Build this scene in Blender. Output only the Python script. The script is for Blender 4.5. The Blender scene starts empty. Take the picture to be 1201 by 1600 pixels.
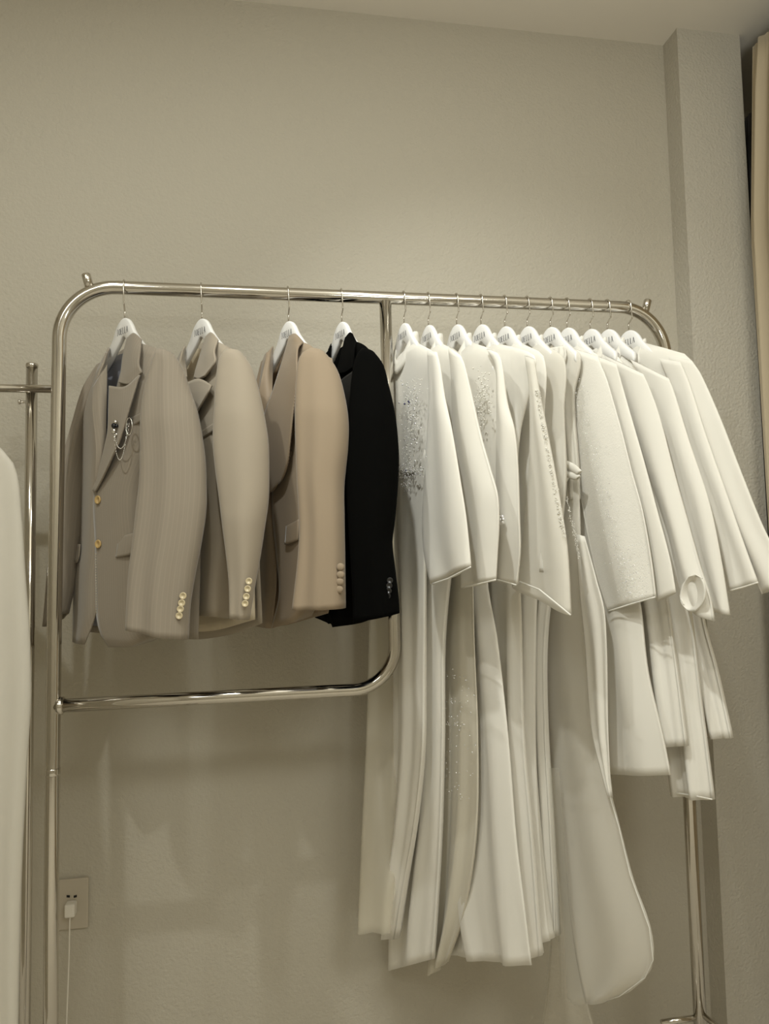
import bpy, bmesh, math, random
from mathutils import Vector, Matrix, noise
random.seed(7)
S = bpy.context.scene
COL = S.collection
PI = math.pi

# ------------------------------------------------------------------ camera
F_PX = 1100.0
CAM = Vector((-0.2992, -1.7212, 1.2471))
YAW, PITCH, ROLL = 0.166674, 0.0624828, -0.0227509
_fw = Vector((math.sin(YAW)*math.cos(PITCH), math.cos(YAW)*math.cos(PITCH), math.sin(PITCH)))
_r0 = Vector((math.cos(YAW), -math.sin(YAW), 0)); _u0 = _r0.cross(_fw)
_rt = math.cos(ROLL)*_r0 + math.sin(ROLL)*_u0
_up = -math.sin(ROLL)*_r0 + math.cos(ROLL)*_u0
cd = bpy.data.cameras.new('camera'); co = bpy.data.objects.new('camera', cd); COL.objects.link(co)
co.matrix_world = Matrix(((_rt.x, _up.x, -_fw.x, CAM.x), (_rt.y, _up.y, -_fw.y, CAM.y),
                          (_rt.z, _up.z, -_fw.z, CAM.z), (0, 0, 0, 1)))
cd.sensor_fit = 'VERTICAL'; cd.sensor_height = 36.0; cd.lens = 36.0*F_PX/1600.0
cd.clip_start = 0.02
S.camera = co

# ------------------------------------------------------------------ light and exposure
S.view_settings.view_transform = 'Standard'; S.view_settings.look = 'None'
S.view_settings.gamma = 1.0; S.view_settings.use_curve_mapping = False
S.view_settings.exposure = -0.06
W = bpy.data.worlds.new('world'); S.world = W; W.use_nodes = True
W.node_tree.nodes['Background'].inputs[0].default_value = (0.0, 0.0, 0.0, 1)
CEIL = 2.945; FZ = -0.32
def downlight_or_fill(x, y, power, size=0.055, col=(.97, 1.0, .965)):
    l = bpy.data.lights.new('downlight_or_fill', 'AREA'); l.shape = 'DISK'; l.size = size
    l.energy = power; l.color = col
    o = bpy.data.objects.new('downlight_or_fill', l); COL.objects.link(o); o.location = (x, y, CEIL-0.012)
    return o
downlight_or_fill(-0.98, -1.10, 14)
downlight_or_fill(0.12, -1.10, 6.5)
def track_spot(x, y, z, aim, power, deg):
    l = bpy.data.lights.new('track_spot', 'SPOT'); l.energy = power; l.spot_size = math.radians(deg); l.spot_blend = 1.0
    l.shadow_soft_size = .03; l.color = (.97, 1.0, .965)
    o = bpy.data.objects.new('track_spot', l); COL.objects.link(o); o.location = (x, y, z)
    o.rotation_euler = (Vector(aim)-Vector((x, y, z))).to_track_quat('-Z', 'Y').to_euler()
track_spot(-.45, -1.25, 2.90, (.40, 0, 1.48), 88, 62)
downlight_or_fill(-1.4, -2.8, 21, 0.9); downlight_or_fill(0.7, -2.8, 32, 0.9)  # unseen rear pair, added as soft fill for the low wall
# made-up fill light facing up, added to brighten the ceiling
ul_ = bpy.data.lights.new('ceiling_fill', 'AREA'); ul_.shape = 'DISK'; ul_.size = .5; ul_.energy = 29; ul_.color = (.97, 1.0, .97)
uo_ = bpy.data.objects.new('ceiling_fill', ul_); COL.objects.link(uo_); uo_.location = (.3, -1.9, 1.7); uo_.rotation_euler = (PI, 0, 0)

# ------------------------------------------------------------------ pixel -> world helpers (places are real planes in the room)
def ray(x, y):
    return (x-600.5)/F_PX*_rt - (y-800.0)/F_PX*_up + _fw
def onY(x, y, Y):
    d = ray(x, y); return CAM + d*((Y-CAM.y)/d.y)
class Plane:
    """Vertical plane of one hanger: w along the hanger (towards the room), n its front, z up."""
    def __init__(s, o, deg):
        a = math.radians(deg); s.o = o.copy()
        s.w = Vector((math.cos(a), -math.sin(a), 0)); s.n = Vector((-math.sin(a), -math.cos(a), 0))
    def px(s, x, y, off=0.0):
        d = ray(x, y); p = s.o + s.n*off
        return CAM + d*((p-CAM).dot(s.n)/d.dot(s.n))
    def loc(s, w, n, z):
        return Vector((s.o.x, s.o.y, 0)) + s.w*w + s.n*n + Vector((0, 0, z))

# ------------------------------------------------------------------ materials
def srgb(r, g, b):
    f = lambda c: (c/12.92 if c <= .04045 else ((c+.055)/1.055)**2.4)
    return (f(r/255), f(g/255), f(b/255), 1)
class Mat:
    def __init__(s, name):
        s.m = bpy.data.materials.new(name); s.m.use_nodes = True
        s.t = s.m.node_tree; s.b = s.t.nodes['Principled BSDF']; s.out = s.t.nodes['Material Output']
    def n(s, typ, **k):
        x = s.t.nodes.new(typ)
        for a, v in k.items(): setattr(x, a, v)
        return x
    def l(s, a, b): s.t.links.new(a, b)
    def bump(s, sock, strength, dist):
        b = s.n('ShaderNodeBump'); b.inputs['Strength'].default_value = strength; b.inputs['Distance'].default_value = dist
        s.l(sock, b.inputs['Height']); s.l(b.outputs[0], s.b.inputs['Normal']); return b
def simple(name, col, rough=.5, metal=0.0, **kw):
    m = Mat(name); m.b.inputs['Base Color'].default_value = col
    m.b.inputs['Roughness'].default_value = rough; m.b.inputs['Metallic'].default_value = metal
    for k, v in kw.items(): m.b.inputs[k].default_value = v
    return m.m
def wall_mat(name, col, scale=130, strength=.55, dist=.002):
    m = Mat(name); m.b.inputs['Base Color'].default_value = col; m.b.inputs['Roughness'].default_value = .75
    tc = m.n('ShaderNodeTexCoord'); nz = m.n('ShaderNodeTexNoise'); nz.inputs['Scale'].default_value = scale
    nz.inputs['Detail'].default_value = 2.0
    m.l(tc.outputs['Object'], nz.inputs['Vector'])
    m.bump(nz.outputs['Fac'], strength, dist); return m.m
def fabric(name, col, rough=.85, stripe=None, weave=900, sheen=.25, transl=0.0, alpha=1.0, wrinkle=0.0, motif=0.0):
    m = Mat(name); b = m.b
    b.inputs['Base Color'].default_value = col; b.inputs['Roughness'].default_value = rough
    b.inputs['Specular IOR Level'].default_value = .4 if rough < .7 else (.06 if rough > .9 else .2); b.inputs['Sheen Weight'].default_value = sheen; b.inputs['Sheen Roughness'].default_value = .4
    uv = m.n('ShaderNodeUVMap'); uv.uv_map = 'uv'
    if stripe:
        sp = m.n('ShaderNodeSeparateXYZ'); m.l(uv.outputs[0], sp.inputs[0])
        nz = m.n('ShaderNodeTexNoise', noise_dimensions='1D'); nz.inputs['Scale'].default_value = 190; nz.inputs['Detail'].default_value = 3
        m.l(sp.outputs['X'], nz.inputs['W'])
        ma = m.n('ShaderNodeMath', operation='MULTIPLY'); ma.inputs[1].default_value = 2*PI/0.0085; m.l(sp.outputs['X'], ma.inputs[0])
        sn = m.n('ShaderNodeMath', operation='SINE'); m.l(ma.outputs[0], sn.inputs[0])
        mr = m.n('ShaderNodeMapRange'); mr.inputs['From Min'].default_value = .7; mr.inputs['From Max'].default_value = 1.0; m.l(sn.outputs[0], mr.inputs['Value'])
        ad = m.n('ShaderNodeMath', operation='MULTIPLY_ADD'); ad.inputs[1].default_value = .45; m.l(nz.outputs['Fac'], ad.inputs[0])
        hf = m.n('ShaderNodeMath', operation='MULTIPLY'); hf.inputs[1].default_value = .4; m.l(mr.outputs[0], hf.inputs[0]); m.l(hf.outputs[0], ad.inputs[2])
        mx = m.n('ShaderNodeMix', data_type='RGBA'); mx.inputs['A'].default_value = col; mx.inputs['B'].default_value = stripe
        m.l(ad.outputs[0], mx.inputs['Factor']); m.l(mx.outputs['Result'], b.inputs['Base Color'])
    nz = m.n('ShaderNodeTexNoise'); nz.inputs['Scale'].default_value = weave; m.l(uv.outputs[0], nz.inputs['Vector'])
    h = nz.outputs['Fac']; bp = m.bump(h, .12, .0006)
    if motif:
        tc = m.n('ShaderNodeTexCoord')
        vo = m.n('ShaderNodeTexNoise'); vo.inputs['Scale'].default_value = 120; vo.inputs['Detail'].default_value = 2; vo.inputs['Distortion'].default_value = 2.0
        m.l(tc.outputs['Object'], vo.inputs['Vector'])
        b2 = m.n('ShaderNodeBump'); b2.inputs['Strength'].default_value = motif; b2.inputs['Distance'].default_value = .003
        m.l(vo.outputs['Fac'], b2.inputs['Height']); m.l(bp.outputs[0], b2.inputs['Normal']); m.l(b2.outputs[0], b.inputs['Normal'])
    elif wrinkle:
        tc = m.n('ShaderNodeTexCoord'); mp = m.n('ShaderNodeMapping'); mp.inputs['Scale'].default_value = (9, 9, 2.2)
        vo = m.n('ShaderNodeTexNoise'); vo.inputs['Scale'].default_value = 1.0; vo.inputs['Detail'].default_value = 3; vo.inputs['Distortion'].default_value = .4
        m.l(tc.outputs['Object'], mp.inputs[0]); m.l(mp.outputs[0], vo.inputs['Vector'])
        b2 = m.n('ShaderNodeBump'); b2.inputs['Strength'].default_value = wrinkle; b2.inputs['Distance'].default_value = .02
        m.l(vo.outputs['Fac'], b2.inputs['Height']); m.l(bp.outputs[0], b2.inputs['Normal']); m.l(b2.outputs[0], b.inputs['Normal'])
    last = b.outputs[0]
    if transl:
        tr = m.n('ShaderNodeBsdfTranslucent'); tr.inputs[0].default_value = col
        ms = m.n('ShaderNodeMixShader'); ms.inputs[0].default_value = transl
        m.l(last, ms.inputs[1]); m.l(tr.outputs[0], ms.inputs[2]); last = ms.outputs[0]
    if alpha < 1:
        tp = m.n('ShaderNodeBsdfTransparent'); ms = m.n('ShaderNodeMixShader'); ms.inputs[0].default_value = alpha
        m.l(tp.outputs[0], ms.inputs[1]); m.l(last, ms.inputs[2]); last = ms.outputs[0]
    m.l(last, m.out.inputs[0]); return m.m

M_WALL = wall_mat('wall_paint', srgb(184, 177, 161), 115, .8, .003)
M_PILLAR = wall_mat('pillar_paint', srgb(190, 184, 170), 115, 1.0, .003)
M_CEIL = wall_mat('ceiling_paint', srgb(224, 217, 203), 60, .05)
M_FLOOR = wall_mat('floor_screed', srgb(205, 197, 182), 20, .05)
M_STEEL = simple('polished_steel', (.62, .59, .535, 1), .10, 1.0)
M_WIRE = simple('hook_steel', (.62, .59, .53, 1), .22, 1.0)
M_HANGER = simple('white_lacquer', srgb(232, 230, 226), .35)
M_INK = simple('grey_print', srgb(70, 70, 78), .6)
M_DARK = simple('socket_slots', srgb(18, 16, 14), .6)
M_PLATE = simple('socket_plastic', srgb(186, 176, 158), .4)
M_PLUG = simple('plug_plastic', srgb(228, 222, 210), .35)
M_HORN = simple('horn_button', srgb(190, 160, 105), .3)
M_PEARLB = simple('shell_button', srgb(205, 190, 155), .25)
M_BLKBTN = simple('black_button', srgb(34, 33, 32), .3)
M_SILVER = simple('silver_chain', (.8, .79, .76, 1), .18, 1.0)
M_STONE = simple('dark_stone', srgb(22, 22, 26), .12)
M_CRYSTAL = simple('crystal', (.9, .9, .92, 1), .08, .65)
M_CRYSTALB = simple('smoky_crystal', srgb(90, 90, 120), .1, .4)
M_J1 = fabric('taupe_pinstripe_wool', srgb(142, 132, 118), stripe=srgb(157, 147, 131))
M_J2 = fabric('cream_wool', srgb(160, 149, 132))
M_J3 = fabric('tan_wool', srgb(147, 131, 110))
M_J3L = fabric('tan_satin_lapel', srgb(142, 125, 103), rough=.6)
M_J4 = fabric('black_wool', srgb(5, 5, 4), sheen=0, rough=.95)
M_J4L = fabric('black_satin', srgb(6, 6, 5), rough=.55, sheen=.05)
M_LIN1 = fabric('grey_lining', srgb(128, 128, 136), rough=.4, wrinkle=.5)
M_LIN2 = fabric('cream_lining', srgb(200, 186, 160), rough=.45, wrinkle=.5)
M_LIN3 = fabric('brown_lining', srgb(128, 108, 84), rough=.5, wrinkle=.4)
WHITE = srgb(243, 239, 229); IVORY = srgb(238, 232, 216)
M_WHITE = fabric('white_crepe', WHITE, transl=.24, sheen=.2, wrinkle=.2)
M_SATIN = fabric('white_satin', WHITE, rough=.36, transl=.2, sheen=.15, wrinkle=.28)
M_LACE = fabric('white_lace', WHITE, transl=.2, motif=.22)
M_SHEER = fabric('sheer_organza', WHITE, transl=.3, alpha=.72, wrinkle=.10)
M_TULLE = fabric('sheer_tulle', IVORY, transl=.3, alpha=.92, wrinkle=.05)
M_VEIL = fabric('sheer_veil', WHITE, transl=.35, alpha=.62, wrinkle=.05)
M_TRAIN = fabric('sheer_train', IVORY, transl=.4, alpha=.30)
M_FAINT = fabric('faint_tulle', IVORY, transl=.4, alpha=.10)
M_TRIM = fabric('lace_trim', srgb(240, 237, 228), motif=.25, transl=.2)
M_CURT = fabric('beige_curtain', srgb(188, 174, 148), wrinkle=.0)
M_CURTD = fabric('dark_curtain', srgb(66, 60, 52))

# ------------------------------------------------------------------ mesh helpers
def link(name, me, mat, parent=None, smooth=True):
    o = bpy.data.objects.new(name, me); COL.objects.link(o)
    if mat: me.materials.append(mat)
    if smooth:
        for p in me.polygons: p.use_smooth = True
    if parent:
        o.parent = parent
        # meshes are written in world space: keep them there under their parent
        o.matrix_parent_inverse = Matrix.Translation(-parent.location) if parent.parent is None else parent.matrix_parent_inverse.copy()
        if parent.type == 'MESH': o.matrix_parent_inverse = Matrix.Identity(4)
    return o
def rebase(me, origin):
    me.transform(Matrix.Translation(-Vector(origin)))
def meshobj(name, verts, faces, mat, parent=None, uvs=None, smooth=True, thick=0.0, origin=None):
    """verts in world space; a child gets its coordinates relative to its root's location."""
    root = parent
    while root is not None and root.parent is not None: root = root.parent
    base = root.location if root is not None else Vector(origin if origin is not None else (0, 0, 0))
    me = bpy.data.meshes.new(name)
    me.from_pydata([tuple(Vector(v)-base) for v in verts], [], faces)
    if uvs:
        ul = me.uv_layers.new(name='uv')
        for lp in me.loops: ul.data[lp.index].uv = uvs[lp.vertex_index]
    bm = bmesh.new(); bm.from_mesh(me); bmesh.ops.recalc_face_normals(bm, faces=bm.faces); bm.to_mesh(me); bm.free()
    o = bpy.data.objects.new(name, me); COL.objects.link(o); me.materials.append(mat)
    if smooth:
        for p in me.polygons: p.use_smooth = True
    if parent is not None: o.parent = parent
    else: o.location = base
    if thick:
        md = o.modifiers.new('thickness', 'SOLIDIFY'); md.thickness = thick; md.offset = 0.0
    return o
def empty(name, loc, label, cat, group=None):
    o = bpy.data.objects.new(name, None); COL.objects.link(o); o.location = loc; o.empty_display_size = .03
    tag(o, label, cat, group); return o
def tag(o, label, cat, group=None):
    o['label'] = label; o['category'] = cat
    if group: o['group'] = group
    return o
def hermite(ts, vs, t):
    """smooth interpolation of tuples vs at parameters ts"""
    n = len(ts)
    if n == 1: return vs[0]
    i = 0
    while i < n-2 and t > ts[i+1]: i += 1
    h = ts[i+1]-ts[i]; u = (t-ts[i])/h
    def sl(k):
        if k == 0: return [(b-a)/(ts[1]-ts[0]) for a, b in zip(vs[0], vs[1])]
        if k == n-1: return [(b-a)/(ts[-1]-ts[-2]) for a, b in zip(vs[-2], vs[-1])]
        return [(b-a)/(ts[k+1]-ts[k-1]) for a, b in zip(vs[k-1], vs[k+1])]
    m0, m1 = sl(i), sl(i+1)
    h00 = 2*u**3-3*u*u+1; h10 = u**3-2*u*u+u; h01 = -2*u**3+3*u*u; h11 = u**3-u*u
    return tuple(h00*a+h10*h*p+h01*b+h11*h*q for a, b, p, q in zip(vs[i], vs[i+1], m0, m1))
def foldfn(spec, seed=0):
    """spec: list of (count, amp, power, phase): ripples across that grow downwards"""
    def f(s, v):
        d = 0
        for cnt, amp, pw, ph in spec:
            d += amp*(v**pw)*math.sin(2*PI*(cnt*s+ph+.12*math.sin(3*v+seed)))
        return d
    return f
THS, PEXP = 1.0, .95
def tube(name, rows, pl, off, th, mat, parent, folds=(), p=.75, M=56, N=46, close_top=True, seed=0, thick=.0025, thtop=.5, lean=0.0):
    th *= THS; p = p if p != .75 else PEXP
    """A hanging cloth tube (sleeve, body, skirt). rows: (Lx,Ly,Rx,Ry) outline, upper to lower."""
    ts = [0.0]
    for a, b in zip(rows, rows[1:]): ts.append(ts[-1]+math.hypot((a[0]+a[2]-b[0]-b[2])/2, (a[1]+a[3]-b[1]-b[3])/2))
    T = ts[-1]; ff = foldfn(folds, seed); verts = []; uvs = []; faces = []
    for i in range(N+1):
        v = i/N; r = hermite(ts, rows, v*T)
        o_ = off + lean*v
        L = pl.px(r[0], r[1], o_); R = pl.px(r[2], r[3], o_)
        c = (L+R)/2; hw = (R-L)/2; t_ = th*(thtop+(1-thtop)*min(1, v*4)) 
        t_ = min(t_, hw.length*.95)
        for k in range(M):
            a = 2*PI*k/M; ca, sa = math.cos(a), math.sin(a)
            s = (1-ca)/2
            d = math.copysign(abs(sa)**p, sa)*t_ + ff(s, v)*min(1, 3*abs(sa))
            P = c - hw*ca + pl.n*d
            verts.append(P); uvs.append(((s-.5)*hw.length*2+(0 if sa >= 0 else .5), v*T*.0015))
    for i in range(N):
        for k in range(M):
            k2 = (k+1) % M
            faces.append((i*M+k, i*M+k2, (i+1)*M+k2, (i+1)*M+k))
    if close_top: faces.append(tuple(range(M)))
    return meshobj(name, verts, faces, mat, parent, uvs, thick=thick)
def patch(name, grid, pl, mat, parent, NU=22, NV=34, thick=.003, folds=(), seed=0, extra=0.0):
    """A sheet through a control grid of (x, y, off) rows."""
    nr = len(grid); ff = foldfn(folds, seed); verts = []; uvs = []; faces = []
    ts = [0.0]
    for a, b in zip(grid, grid[1:]):
        ma = [sum(q[j] for q in a)/len(a) for j in (0, 1)]; mb = [sum(q[j] for q in b)/len(b) for j in (0, 1)]
        ts.append(ts[-1]+max(1, math.hypot(ma[0]-mb[0], ma[1]-mb[1])))
    T = ts[-1]; nc = len(grid[0]); cs = [j/(nc-1) for j in range(nc)]
    for i in range(NV+1):
        v = i/NV
        row = [hermite(ts, [g[j] for g in grid], v*T) for j in range(nc)]
        prev = None; acc = 0
        for j in range(NU+1):
            u = j/NU; q = hermite(cs, row, u)
            P = pl.px(q[0], q[1], q[2]+extra) + pl.n*ff(u, v)
            if prev is not None: acc += (P-prev).length
            prev = P
            verts.append(P); uvs.append((acc, v*T*.0015))
    w = NU+1
    for i in range(NV):
        for j in range(NU): faces.append((i*w+j, i*w+j+1, (i+1)*w+j+1, (i+1)*w+j))
    return meshobj(name, verts, faces, mat, parent, uvs, thick=thick)
def sweep(pts, r, seg=10, closed=False):
    """tube along a polyline -> verts, faces"""
    verts = []; faces = []; n = len(pts); pts = [Vector(p) for p in pts]
    t0 = (pts[1]-pts[0]).normalized(); ref = Vector((0, 0, 1)) if abs(t0.z) < .9 else Vector((1, 0, 0))
    nrm = t0.cross(ref).normalized()
    for i in range(n):
        if closed: t = pts[(i+1) % n]-pts[i-1]
        elif i == 0: t = pts[1]-pts[0]
        elif i == n-1: t = pts[-1]-pts[-2]
        else: t = (pts[i+1]-pts[i]).normalized()+(pts[i]-pts[i-1]).normalized()
        t.normalize(); nrm = (nrm-t*nrm.dot(t)).normalized(); b = t.cross(nrm)
        rr = r[i] if isinstance(r, (list, tuple)) else r
        for k in range(seg):
            a = 2*PI*k/seg; verts.append(pts[i]+nrm*(rr*math.cos(a))+b*(rr*math.sin(a)))
    for i in range(n if closed else n-1):
        for k in range(seg):
            i2 = (i+1) % n; k2 = (k+1) % seg
            faces.append((i*seg+k, i*seg+k2, i2*seg+k2, i2*seg+k))
    if not closed:
        faces.append(tuple(range(seg))); faces.append(tuple((n-1)*seg+k for k in range(seg)))
    return verts, faces
def rod(name, pts, r, mat, parent=None, seg=16, closed=False, origin=None):
    v, f = sweep(pts, r, seg, closed); return meshobj(name, v, f, mat, parent, origin=origin)
def join(parts):
    V = []; Fc = []
    for v, f in parts:
        b = len(V); V += list(v); Fc += [tuple(i+b for i in q) for q in f]
    return V, Fc
def box_vf(x0, x1, y0, y1, z0, z1):
    v = [Vector((x, y, z)) for x in (x0, x1) for y in (y0, y1) for z in (z0, z1)]
    f = [(0, 1, 3, 2), (4, 6, 7, 5), (0, 4, 5, 1), (2, 3, 7, 6), (0, 2, 6, 4), (1, 5, 7, 3)]
    return v, f
def ball_vf(c, r, seg=8, rings=5):
    v = []; f = []; c = Vector(c)
    for i in range(1, rings):
        th = PI*i/rings
        for k in range(seg): v.append(c+Vector((r*math.sin(th)*math.cos(2*PI*k/seg), r*math.sin(th)*math.sin(2*PI*k/seg), r*math.cos(th))))
    for i in range(rings-2):
        for k in range(seg): f.append((i*seg+k, i*seg+(k+1) % seg, (i+1)*seg+(k+1) % seg, (i+1)*seg+k))
    t = len(v); v.append(c+Vector((0, 0, r))); v.append(c-Vector((0, 0, r)))
    for k in range(seg): f.append((t, k, (k+1) % seg)); f.append((t+1, (rings-2)*seg+(k+1) % seg, (rings-2)*seg+k))
    return v, f
def lathe_vf(c, axis, prof, seg=24):
    """profile (radius, height) turned round axis at c"""
    axis = Vector(axis).normalized(); ref = Vector((0, 0, 1)) if abs(axis.z) < .9 else Vector((1, 0, 0))
    a = axis.cross(ref).normalized(); b = axis.cross(a); v = []; f = []; c = Vector(c)
    for r, h in prof:
        for k in range(seg): v.append(c+axis*h+a*(r*math.cos(2*PI*k/seg))+b*(r*math.sin(2*PI*k/seg)))
    for i in range(len(prof)-1):
        for k in range(seg): f.append((i*seg+k, i*seg+(k+1) % seg, (i+1)*seg+(k+1) % seg, (i+1)*seg+k))
    f.append(tuple(range(seg))); f.append(tuple((len(prof)-1)*seg+k for k in range(seg)))
    return v, f
def arc(c, r, a0, a1, n, ex, ez):
    return [Vector(c)+ex*(r*math.cos(a0+(a1-a0)*i/n))+ez*(r*math.sin(a0+(a1-a0)*i/n)) for i in range(n+1)]

# ------------------------------------------------------------------ the setting
def struct(name, vf, mat, smooth=False):
    o = meshobj(name, vf[0], vf[1], mat, smooth=smooth); o['kind'] = 'structure'; return o
WY = 0.36
PX0, PX1, PY = 1.040, 1.267, 0.28
RX = 1.62; LX = -2.6; FY = -3.9
struct('floor', box_vf(LX, RX, FY, .75, FZ-.06, FZ), M_FLOOR)
struct('ceiling', box_vf(LX, RX, FY, .75, CEIL, CEIL+.06), M_CEIL)
struct('wall_back', box_vf(LX, PX0+.1, WY, WY+.1, FZ, CEIL), M_WALL)
struct('wall_pillar', box_vf(PX0, PX1, PY, .65, FZ, CEIL), M_PILLAR)
struct('wall_recess', box_vf(PX1, RX, .65, .75, FZ, CEIL), M_PILLAR)
struct('wall_right', box_vf(RX, RX+.1, FY, .75, FZ, CEIL), M_PILLAR)
struct('wall_left', box_vf(LX-.1, LX, FY, .75, FZ, CEIL), M_WALL)
struct('wall_front', box_vf(LX, RX, FY-.1, FY, FZ, CEIL), M_WALL)

# ------------------------------------------------------------------ clothes rail
H = 1.90; TR = 0.0158
RXL, RXR, RXC = -0.7736, 0.7736, 0.0047
ZL = 0.925
EX, EZ = Vector((1, 0, 0)), Vector((0, 0, 1))
rack = empty('clothes_rail', (0, 0, 0), 'tall polished steel clothes rail carrying blazers and white gowns', 'clothes rail')
rc = .128
frame = [Vector((-.780, 0, FZ+.03)), Vector((-.781, 0, .5)), Vector((-.7805, 0, .8)), Vector((-.779, 0, 1.1)), Vector((-.7745, 0, 1.5)), Vector((-.7725, 0, H-rc-.06))]
frame += arc((-.772+rc, 0, H-rc), rc, PI, PI/2, 14, EX, EZ)
frame += [Vector((x, 0, H)) for x in (-.4, -.1, .2, .5)]
frame += arc((.7700-rc, 0, H-rc), rc, PI/2, 0, 14, EX, EZ)
frame += [Vector((.7715, 0, 1.5)), Vector((.7745, 0, 1.1)), Vector((.777, 0, .7)), Vector((.777, 0, FZ+.03))]
rod('frame', frame, TR, M_STEEL, rack, 24)
rl = .105
inner = [Vector((RXC, 0, H-.01)), Vector((RXC+.002, 0, 1.5)), Vector((RXC+.004, 0, ZL+rl+.08))]
inner += arc((RXC+.004-rl, 0, ZL+rl), rl, 0, -PI/2, 12, EX, EZ)
inner += [Vector((-.4, 0, ZL)), Vector((-.7775, 0, ZL))]
rod('divider_bar', inner, TR*.97, M_STEEL, rack, 24)
for nm, c, ang in (('peg', Vector((-.772+rc, 0, H-rc)), math.radians(116)), ('peg', Vector((.770-rc, 0, H-rc)), math.radians(58))):
    d = EX*math.cos(ang)+EZ*math.sin(ang); b = c+d*(rc+TR-.004)
    dd = (EX*(math.cos(ang)*.6)+EZ).normalized()
    v, f = lathe_vf(b, dd, [(.0105, 0), (.0105, .0315), (.0090, .033), (.0085, .033), (.0085, .028)], 20)
    meshobj(nm, v, f, M_STEEL, rack)
v, f = lathe_vf((-.7775, 0, ZL), (1, 0, 0), [(.0195, .008), (.0200, .011), (.0200, .019), (.0165, .021)], 24)
meshobj('joint_ring', v, f, M_STEEL, rack)
v, f = lathe_vf((-.7805, 0, .78), (0, 0, 1), [(.0160, -.008), (.0166, -.006), (.0166, .006), (.0160, .008)], 24)
meshobj('joint_ring', v, f, M_STEEL, rack)
for x in (-.780, .777):
    rod('foot', [Vector((x, -.24, FZ+.017)), Vector((x, .24, FZ+.017))], .0158, M_STEEL, rack, 20)

bz = onY(1060, 1594, 0).z
rod('base_bracket', [Vector((onY(1033, 1592, 0).x, 0, bz)), Vector((.777, 0, bz))], .007, M_STEEL, rack, 12)
rod('base_bracket', [Vector((.777, 0, bz+.012)), Vector((.80, -.10, bz+.004)), Vector((.80, -.24, bz-.03))], .007, M_STEEL, rack, 12)

# second rail at the left edge
LYR = 0.055
lr = empty('garment_stand', (-.85, LYR, 0), 'slim steel garment stand with a crossbar at the left edge', 'clothes rail')
a = onY(50, 572, LYR); b = onY(37.5, 1590, LYR)
rod('post', [a, a.lerp(b, .5), Vector((b.x, LYR, FZ+.02))], .0128, M_STEEL, lr, 20)
v, f = lathe_vf(a, (0, 0, 1), [(.0128, -.004), (.0140, -.003), (.0140, .004), (.012, .006)], 20); meshobj('end_cap', v, f, M_STEEL, lr)
zb = onY(60, 609, LYR).z
rod('crossbar', [Vector((-1.9, LYR-.010, zb)), Vector((onY(83, 609, LYR).x+.01, LYR-.010, zb))], .0095, M_STEEL, lr, 18)
k = onY(37, 628, LYR)
v, f = lathe_vf(Vector((a.x-.012, LYR, k.z)), (-1, 0, 0), [(.003, 0), (.003, .012), (.006, .013), (.006, .017), (.0035, .018)], 14); meshobj('screw_knob', v, f, M_STEEL, lr)
rod('foot', [Vector((b.x, -.2, FZ+.014)), Vector((b.x, .3, FZ+.014))], .0128, M_STEEL, lr, 16)

# ------------------------------------------------------------------ hangers
GLY = {'J': [(.5, 1, .5, .18, 1), (.5, .18, .3, 0, .7), (.3, 0, .1, .1, .5), (.3, 1, .7, 1, .4)],
       'O': None,
       'E': [(.2, 0, .2, 1, 1), (.1, 1, .75, 1, .4), (.2, .5, .6, .5, .4), (.1, 0, .8, 0, .4)],
       'L': [(.2, 0, .2, 1, 1), (.05, 1, .4, 1, .4), (.1, 0, .8, 0, .4)],
       'A': [(.1, 0, .5, 1, .45), (.5, 1, .9, 0, 1), (.28, .35, .7, .35, .4), (0, 0, .2, 0, .4), (.75, 0, 1, 0, .4)]}
def lettering(word, height, adv, thk):
    """serif letters in the (u, v) plane -> quads"""
    q = []
    x0 = -len(word)*adv/2
    for ch in word:
        st = GLY[ch]
        if st is None:
            st = []
            for i in range(14):
                t0, t1 = 2*PI*i/14, 2*PI*(i+1)/14
                st.append((.5+.42*math.cos(t0), .5+.5*math.sin(t0), .5+.42*math.cos(t1), .5+.5*math.sin(t1), .35+.65*abs(math.cos((t0+t1)/2))))
        for (ax, ay, bx, by, wt) in st:
            ax, bx = x0+ax*adv*.9, x0+bx*adv*.9; ay, by = ay*height, by*height
            dx, dy = bx-ax, by-ay; l = math.hypot(dx, dy) or 1; nx, ny = -dy/l*thk*wt/2, dx/l*thk*wt/2
            q.append([(ax+nx, ay+ny), (bx+nx, by+ny), (bx-nx, by-ny), (ax-nx, ay-ny)])
        x0 += adv
    return q
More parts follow.
